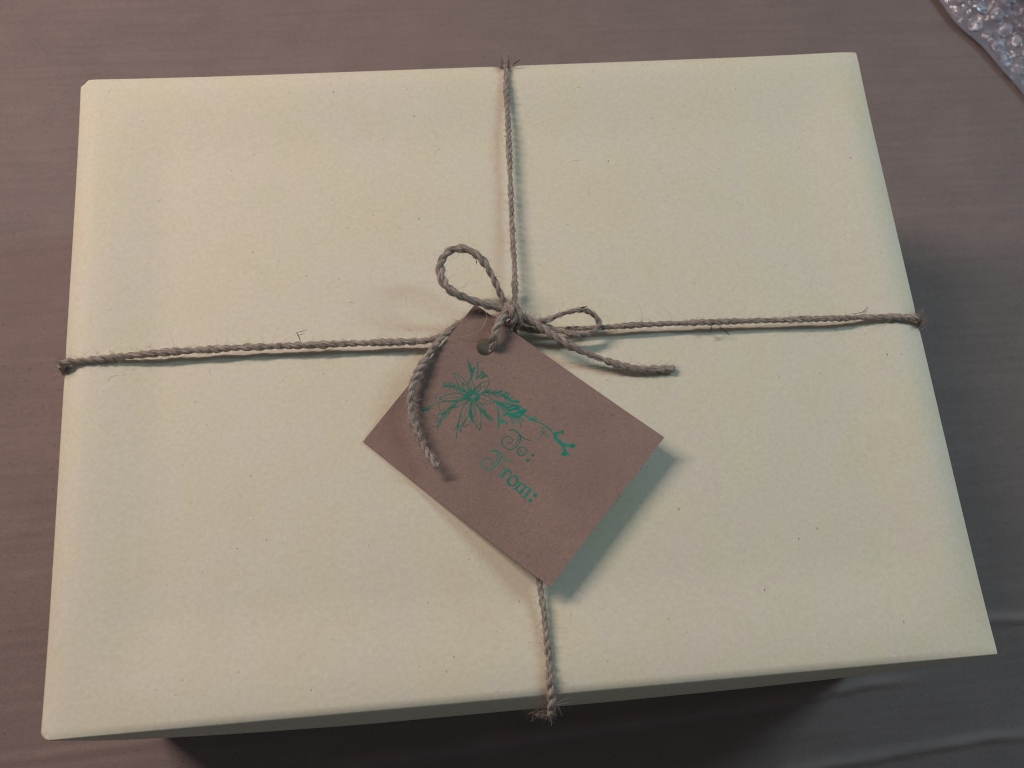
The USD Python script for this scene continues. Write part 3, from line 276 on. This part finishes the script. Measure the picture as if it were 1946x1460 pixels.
def frames(p):
    t = np.gradient(p, axis=0); t /= np.linalg.norm(t, axis=1, keepdims=True)
    n = np.zeros_like(p); v = np.array([0, 0, 1.0]) if abs(t[0, 2]) < 0.9 else np.array([1.0, 0, 0])
    for i in range(len(p)):
        v = v - t[i] * v.dot(t[i]); v /= np.linalg.norm(v); n[i] = v
    return t, n, np.cross(t, n)
fuzz, fuzz_r, pale, pale_r = [], [], [], []
def strand(name, pts, thick=1.0, seed=0, pitch=7.6, label=None, taper=False, wild=1.0, parent=None):
    r = np.random.default_rng(100 + seed); thick = thick * 1.0 if np.ndim(thick) == 0 else (thick[0], [v * 0.98 for v in thick[1]])
    p, s = spline(pts); t, n, b = frames(p); k = thick if np.ndim(thick) == 0 else np.interp(s / s[-1], *thick)
    k = np.broadcast_to(k, s.shape) * (1 + 0.34 * (meshkit.fbm(np.c_[s / 8, np.zeros((len(s), 2))], 2, seed) - .5) * 2)
    ph = 2 * math.pi * s / pitch + 2.6 * meshkit.noise(np.c_[s / 12, np.zeros((len(s), 2))], seed + 50) + seed
    nv = 12; VV, FF, UV = [], [], []
    centres = []
    for j in (0, 1):
        a = ph + math.pi * j; off = 0.52 * k
        c = p + n * (np.cos(a) * off)[:, None] + b * (np.sin(a) * off)[:, None]; centres.append(c)
        ct, cn, cb = frames(c); th = np.linspace(0, 2 * math.pi, nv + 1)
        rough = 1 + 0.26 * (meshkit.noise(np.stack(np.broadcast_arrays((s / 1.6)[:, None], (th * 1.6)[None], np.full((1, 1), seed * 3.0 + j)), -1), 7) - .5) * 2
        rough[:, -1] = rough[:, 0]; rad = (0.86 * k)[:, None] * rough
        if taper: e = np.clip((s[-1] - s) / 1.2, 0, 1); rad = rad * (0.45 + 0.55 * np.sqrt(e))[:, None]
        ring = c[:, None] + cn[:, None] * (np.cos(th)[None] * rad)[..., None] + cb[:, None] * (np.sin(th)[None] * rad)[..., None]
        base = sum(len(v) for v in VV); VV.append(ring.reshape(-1, 3)); FF.append(grid_faces(len(s), nv + 1)[:, ::-1] + base)
        tw = th[None] / (2 * math.pi) * 6 + s[:, None] * 0.35
        UV.append(np.stack(np.broadcast_arrays(s[:, None] + seed * 37 + j * 11, tw), -1).reshape(-1, 2))
        for end in (0, -1):                                     # close both ends
            m0 = sum(len(v) for v in VV); VV.append((c[end] + ct[end] * (0.25 if end else -0.25))[None]); UV.append(np.array([[s[end], 0.0]]))
            rr = base + (0 if end == 0 else (len(s) - 1) * (nv + 1)) + np.arange(nv + 1)
            f = np.c_[rr[:-1], np.full(nv, m0), rr[1:]]; FF.append(f if end == 0 else f[:, ::-1])
    part = obj(name, (np.vstack(VV), np.vstack(FF)), 'jute', parent or twine, smooth=True, uv=np.vstack(UV))
    if label: part.SetCustomDataByKey('label', label)
    step = s[1] - s[0]; N = len(s)
    for _ in range(int(s[-1] * 8)):                           # fibres lying along the plies, lifting off at one end
        c = centres[r.integers(2)]; i = r.integers(0, max(1, N - 16)); L = r.integers(7, 16); ii = np.arange(i, min(i + L, N))
        a0 = r.uniform(0, 2 * math.pi); rr = 0.87 * k[ii] + np.linspace(0, r.uniform(0, 0.55) ** 1.2, len(ii))
        a = a0 + np.linspace(0, r.uniform(-0.8, 0.8), len(ii))
        q = c[ii] + n[ii] * (np.cos(a) * rr)[:, None] + b[ii] * (np.sin(a) * rr)[:, None]
        d = (fuzz, fuzz_r) if r.random() < 0.82 else (pale, pale_r); d[0].append(q); d[1].append(r.uniform(0.04, 0.075))
    for _ in range(int(s[-1] * 2.0 * wild)):                    # fly-away hairs
        i = r.integers(0, N); a0 = r.uniform(0, 2 * math.pi); o = n[i] * math.cos(a0) + b[i] * math.sin(a0)
        if o[2] < -0.5: o[2] = 0.1
        L = r.uniform(1.2, 4.5) * (1 if r.random() < 0.88 else 2.0); d0 = o * r.uniform(0.5, 1) + t[i] * r.uniform(-1.3, 1.3); d0 /= np.linalg.norm(d0)
        cur = r.normal(0, 0.30, 3); q = [p[i] + o * 1.0 * k[i]]
        for _k in range(7): q.append(q[-1] + d0 * L / 7); d0 = d0 + cur * 0.45 + r.normal(0, 0.10, 3); d0 /= np.linalg.norm(d0)
        q = np.array(q); f = top_z(q[:, 0], q[:, 1]) + 0.06
        inside = (np.abs(q[:, 0]) < W2) & (np.abs(q[:, 1]) < D2); q[:, 2] = np.where(inside, np.maximum(q[:, 2], f), q[:, 2])
        d = (fuzz, fuzz_r) if r.random() < 0.6 else (pale, pale_r); d[0].append(q); d[1].append(r.uniform(0.028, 0.055))
    return part
def down(pts, dx, dy, out, first=True):
    """carry a strand over the edge and down the side of the parcel"""
    p = [list(q) for q in pts]; e = p[0] if first else p[-1]; x, y = e[0], e[1]
    if dx: x = dx * (W2 + out)
    if dy: y = dy * (D2 + out)
    tailp = [[x, y, -3.5], [x + dx * .6, y + dy * .6, -10], [x, y, -40], [x, y, -90], [x - dx * .5, y - dy * .5, -HB + 2]]
    return tailp[::-1] + p if first else p + tailp
strand('wrapped_strand', down(P['horizontal_left'], -1, 0, 1.2), ([0, .38, .45, .6, 1], [1, 1, 1.0, 0.93, 1.0]), 1)
strand('wrapped_strand', down(P['horizontal_right'], 1, 0, 1.0, False), ([0, .1, .4, .52, .60, 1], [1, .8, .78, .92, 1.08, 1.0]), 2, pitch=6.6)
strand('wrapped_strand', down(P['vertical_back'], 0, 1, 0.6), ([0, .45, .6, .75, 1], [1, 1, .88, .74, .8]), 3, pitch=6.4)
strand('wrapped_strand', down(P['vertical_front'], 0, -1, 4.6, False), ([0, .25, .45, .52, .6, 1], [.8, .82, .85, 1.0, 1.12, 1.0]), 4, wild=2.2)
strand('bow_loop', P['loop'], 0.98, 5, pitch=9.0, label='upright loop of the bow, standing clear of the paper')
strand('bow_loop', P['loop_001'], ([0, .15, .3, .45, .6, 1], [1, .9, .72, .70, .9, .95]), 6, pitch=7.2, label='low loop of the bow, leaning to the right')
strand('loose_end', P['tail_right'], 1.0, 7, label='cut end of twine lying on the cream paper', taper=True, wild=1.2)
strand('loose_end', P['tail_left'], 0.95, 8, label='cut end of twine hanging over the tag', taper=True, wild=1.4)
strand('tag_tie', P['tie'], 1.12, 9, wild=1.5)
knot = strand('knot', P['knot_a'], 1.08, 10, wild=1.6)
strand('knot_turn', P['knot_b'], 1.05, 11, wild=1.6, parent=knot) if False else strand('knot', P['knot_b'], 1.05, 11, wild=1.6)
strand('knot', P['knot_c'], 0.95, 12, wild=1.6)
hl, _ = spline(P['long_hair'], 1.2); pale.append(hl); pale_r.append(0.075)
def at_top(x, y, h=0.05): return [x, y, float(top_z(x, y)) + h]
# tufts where the twine goes over the edges and at the cut ends
def tuft(c, d, nh, L, spread, seed):
    r = np.random.default_rng(seed)
    for _ in range(nh):
        q = [np.array(c) + r.normal(0, 0.9, 3)]; v = np.array(d, float) + r.normal(0, spread, 3); v /= np.linalg.norm(v); l = r.uniform(.4, 1) * L; cu = r.normal(0, .2, 3)
        for _k in range(6): q.append(q[-1] + v * l / 6); v = v + cu; v /= np.linalg.norm(v)
        k = (pale, pale_r) if r.random() < .5 else (fuzz, fuzz_r); k[0].append(np.array(q)); k[1].append(r.uniform(.022, .042))
vf = P['vertical_front'][-1]; hr = P['horizontal_right'][-1]; hl0 = P['horizontal_left'][0]; vb = P['vertical_back'][0]
for k in range(6): tuft((vf[0] - k * 1.0, -D2 - 5.2, -5.5), (-.3, -.9, .3), 13, 2.6, 0.9, 20 + k)
tuft((W2 + 1.5, hr[1], -1), (1, 0, .3), 12, 4, 0.8, 3); tuft((-W2 - 1.5, hl0[1], -1), (-1, 0, .2), 14, 4, 0.9, 4); tuft((vb[0], D2 + 1, 0), (0, 1, .2), 12, 3.5, 0.8, 5)
e8 = P['tail_left'][-1]; tuft(e8, (-.1, -1, -.2), 7, 6.5, 0.22, 7); e7 = P['tail_right'][-1]; tuft(e7, (1, 0, .1), 10, 1.6, .5, 8)
# shed fibres lying on the paper near the twine
r = np.random.default_rng(5)
for _ in range(110):
    src = [P['horizontal_left'], P['horizontal_right'], P['vertical_back'], P['vertical_front']][r.integers(4)]; q0 = np.array(src[r.integers(1, len(src))][:2])
    x, y = q0 + r.normal(0, 1, 2) * np.array([16, 13]); a = r.uniform(0, 6.28); L = r.uniform(1.0, 5.5) ; cu = r.normal(0, .25); q = []
    for _k in range(7):
        if abs(x) > W2 - 3 or abs(y) > D2 - 3: break
        q.append(at_top(x, y, 0.08)); x += math.cos(a) * L / 6; y += math.sin(a) * L / 6; a += cu
    if len(q) > 3: pale.append(np.array(q)); pale_r.append(r.uniform(.02, .045))
for j, mm in enumerate(('dark_fleck', 'pale_fleck')): tag(hairs('fleck', fl_[j], fr_[j], mm, parcel), kind='stuff')
tag(hairs('fibre', fuzz, fuzz_r, 'jute_fibre', twine), kind='stuff'); tag(hairs('fibre', pale, pale_r, 'pale_fibre', twine), kind='stuff')
# splinters of bark caught in the twine
def splinter(pts, r0):
    p, s = spline(pts, 0.5); t, n, b = frames(p); th = np.linspace(0, 2 * math.pi, 6); rr = r0 * np.sqrt(np.clip(1 - (2 * s / s[-1] - 1) ** 2, 0.05, 1))
    ring = p[:, None] + n[:, None] * (np.cos(th)[None] * rr[:, None])[..., None] + b[:, None] * (np.sin(th)[None] * rr[:, None])[..., None] * 0.5
    return ring.reshape(-1, 3), grid_faces(len(s), 6)[:, ::-1]
def bark(dx0, dy0, z0, dx1, dy1, z1, c, r0): obj('bark_splinter', splinter([(c[0] + dx0, c[1] + dy0, c[2] + z0), (c[0] + (dx0 + dx1) / 2 + .2, c[1] + (dy0 + dy1) / 2 - .2, c[2] + (z0 + z1) / 2 + .2), (c[0] + dx1, c[1] + dy1, c[2] + z1)], r0), 'dark_bark', twine)
c1 = np.array(P['horizontal_left'][6]); bark(-3.5, 1.4, 0.8, -4.8, 4.6, 2.2, c1, .32); bark(-5.2, 4.4, 2.2, -.6, 5.4, 2.6, c1, .16); bark(-4.6, 3.6, 1.5, -1.5, 4.4, 2.0, c1, .12)
c2 = np.array(P['horizontal_right'][6]); bark(-10.5, -1.5, 0.3, -11.2, -4.0, -.6, c2, .55); bark(-7.5, -1.6, 0, -3.2, -5.0, -1.8, c2, .22); bark(-7.0, -1.7, 0, -3.0, -4.6, -1.8, c2, .14)
c3 = np.array(P['loop'][5]); bark(4.4, -4.2, -.6, 4.6, -6.3, -1.2, c3, .34)
c4 = np.array(P['loop_001'][6]); bark(-1.6, .8, 1.2, 1.2, 1.0, 1.3, c4, .4)
c5 = np.array(P['horizontal_right'][9]); bark(-3, 1.6, .6, .5, 4.2, 1.0, c5, .25); bark(-8, 1.6, .4, 0, 2.2, .8, c5, .16)
c6 = np.array(P['vertical_back'][0]); bark(3.0, .6, 0, 6.6, 3.0, .6, c6, .3)

# ------------------------------------------------------------------ gift tag
TQ = np.array(P['tag']); LU = np.linalg.norm(TQ[1] - TQ[0]); LV = np.linalg.norm(TQ[3] - TQ[0])
def tag_at(u, v, lift=0.0):
    a, b = (u / LU)[:, None], (v / LV)[:, None]; T_, R_, B_, L_ = TQ
    p = (T_ * (1 - a) + R_ * a) * (1 - b) + (L_ * (1 - a) + B_ * a) * b
    aa, bb = a[:, 0], b[:, 0]
    z0 = T_[2] + (R_[2] - T_[2]) * aa - 1.0 * np.sin(math.pi * np.clip(aa, 0, 1)); z1 = L_[2] + (B_[2] - L_[2]) * np.clip(aa, 0, 1) ** 1.9
    p[:, 2] = z0 * (1 - bb) + z1 * bb + 0.9 * np.sin(math.pi * np.clip(bb, 0, 1)) * (1 - aa) + 0.6 * smoothstep(.85, 1, 1 - bb) * (1 - aa) + lift
    return p
def on_tag(poly, depth, lift, edge=3.0):
    ms = []
    for g in getattr(poly, 'geoms', [poly]):
        if g.area < 1e-4: continue
        ms.append(trimesh.creation.extrude_polygon(g, depth, engine='earcut'))
    m_ = trimesh.util.concatenate(ms); v, f = trimesh.remesh.subdivide_to_size(m_.vertices, m_.faces, edge)
    return tag_at(v[:, 0], v[:, 1], v[:, 2] + lift), f[:, ::-1]
card = Polygon([(0.6, 0), (LU, 0), (LU, LV), (0, LV), (0, 0.6)]).difference(Point(*PR['hole']).buffer(3.25, 24))
gift_tag = thing('gift_tag', 'brown kraft card tag stamped in green, tied under the twine bow', 'gift tag', (0, 0, -3))
obj('card', on_tag(card, 0.38, 0), 'brown_card', gift_tag)
def smooth_line(p):
    if len(p) < 3: return p
    q, _ = spline([(a, b, 0) for a, b in p], 0.25); return q[:, :2]
for key, ink_name in (('poinsettia_print', 'thin_green_ink'), ('garland_print', 'green_ink'), ('to_lettering', 'thin_green_ink'), ('from_lettering', 'green_ink')):
    shapes = []
    for w, pts in PR[key]:
        l = LineString(smooth_line(pts)); shapes.append(l.buffer(w / 2, 4))
    obj(key, on_tag(unary_union(shapes).simplify(0.02), 0.02, 0.40, 2.5), ink_name, gift_tag)

# ------------------------------------------------------------------ bubble wrap at the back right corner
wrap = thing('bubble_wrap', 'crumpled clear bubble wrap lying on the cardboard in the back corner', 'bubble wrap', (P['bubble'][1][0], P['bubble'][1][1], -HB))
E0, E1 = np.array(P['bubble'][0]), np.array(P['bubble'][-1]); e = (E1 - E0) / np.linalg.norm(E1 - E0); nn = np.array([-e[1], e[0]])
if nn @ np.array([1, 1]) < 0: nn = -nn
def film_pt(a, b):
    """a along the visible edge, b inwards (mm)"""
    a, b = np.asarray(a, float), np.asarray(b, float); q = np.stack([a, b, np.zeros_like(a)], -1)
    wav = (meshkit.fbm(q / np.array([34, 16, 1]), 3, 31) - .5)
    h = 4 + 9 * smoothstep(0, 16, b) + 20 * wav * smoothstep(0, 12, b) + 9 * np.exp(-((b - 26 - 5 * np.sin(a / 31)) / 6.0) ** 2) + 9 * (meshkit.fbm(q / np.array([15, 5, 1]), 3, 33) - .5) * smoothstep(2, 10, b)
    xy = E0 + e * a[..., None] + nn * (b + 2.5 * (meshkit.noise(q / 22, 35) - .5))[..., None]
    return np.concatenate([xy, (h - HB - 1)[..., None]], -1)
A_, B_ = np.meshgrid(np.linspace(-70, 190, 190), np.linspace(0, 120, 110), indexing='ij')
fv = film_pt(A_, B_); obj('film', (fv.reshape(-1, 3), grid_faces(*A_.shape)), 'clear_film', wrap, smooth=True)
fold = film_pt(A_ * 0.9 + 14, B_ * 0.72 + 22) + np.array([0, 0, 7.0]); fold[..., 2] += 9 * (meshkit.fbm(np.stack([A_ / 26, B_ / 7, 0 * A_], -1), 3, 44) - .35)
obj('film', (fold.reshape(-1, 3), grid_faces(*A_.shape)), 'clear_film', wrap, smooth=True)
ico = trimesh.creation.icosphere(subdivisions=2); dome_v = ico.vertices.copy()
r = np.random.default_rng(3); count = 0
for j in range(0, 10):
    for i in range(-6, 20):
        a, b = i * 9.6 + (j % 2) * 4.8, 6 + j * 8.3
        c = film_pt(a, b); du = film_pt(a + 1, b) - film_pt(a - 1, b); dv = film_pt(a, b + 1) - film_pt(a, b - 1)
        nz = np.cross(du, dv); nz *= np.sign(nz[2]); nz /= np.linalg.norm(nz); du /= np.linalg.norm(du); dv = np.cross(nz, du)
        s = r.uniform(.8, 1.1); dent = r.uniform(.10, .38)
        v = dome_v * np.array([4.3 * s, 4.3 * s, 3.4 * dent]); v[:, 2] += 0.6 * (meshkit.noise(dome_v * 2.4, 60 + count) - .5) * 3.4; v[:, 2] = np.maximum(v[:, 2], -0.3)
        obj('bubble', (c + v[:, :1] * du + v[:, 1:2] * dv + v[:, 2:] * nz, ico.faces), 'clear_bubble', wrap, smooth=True); count += 1
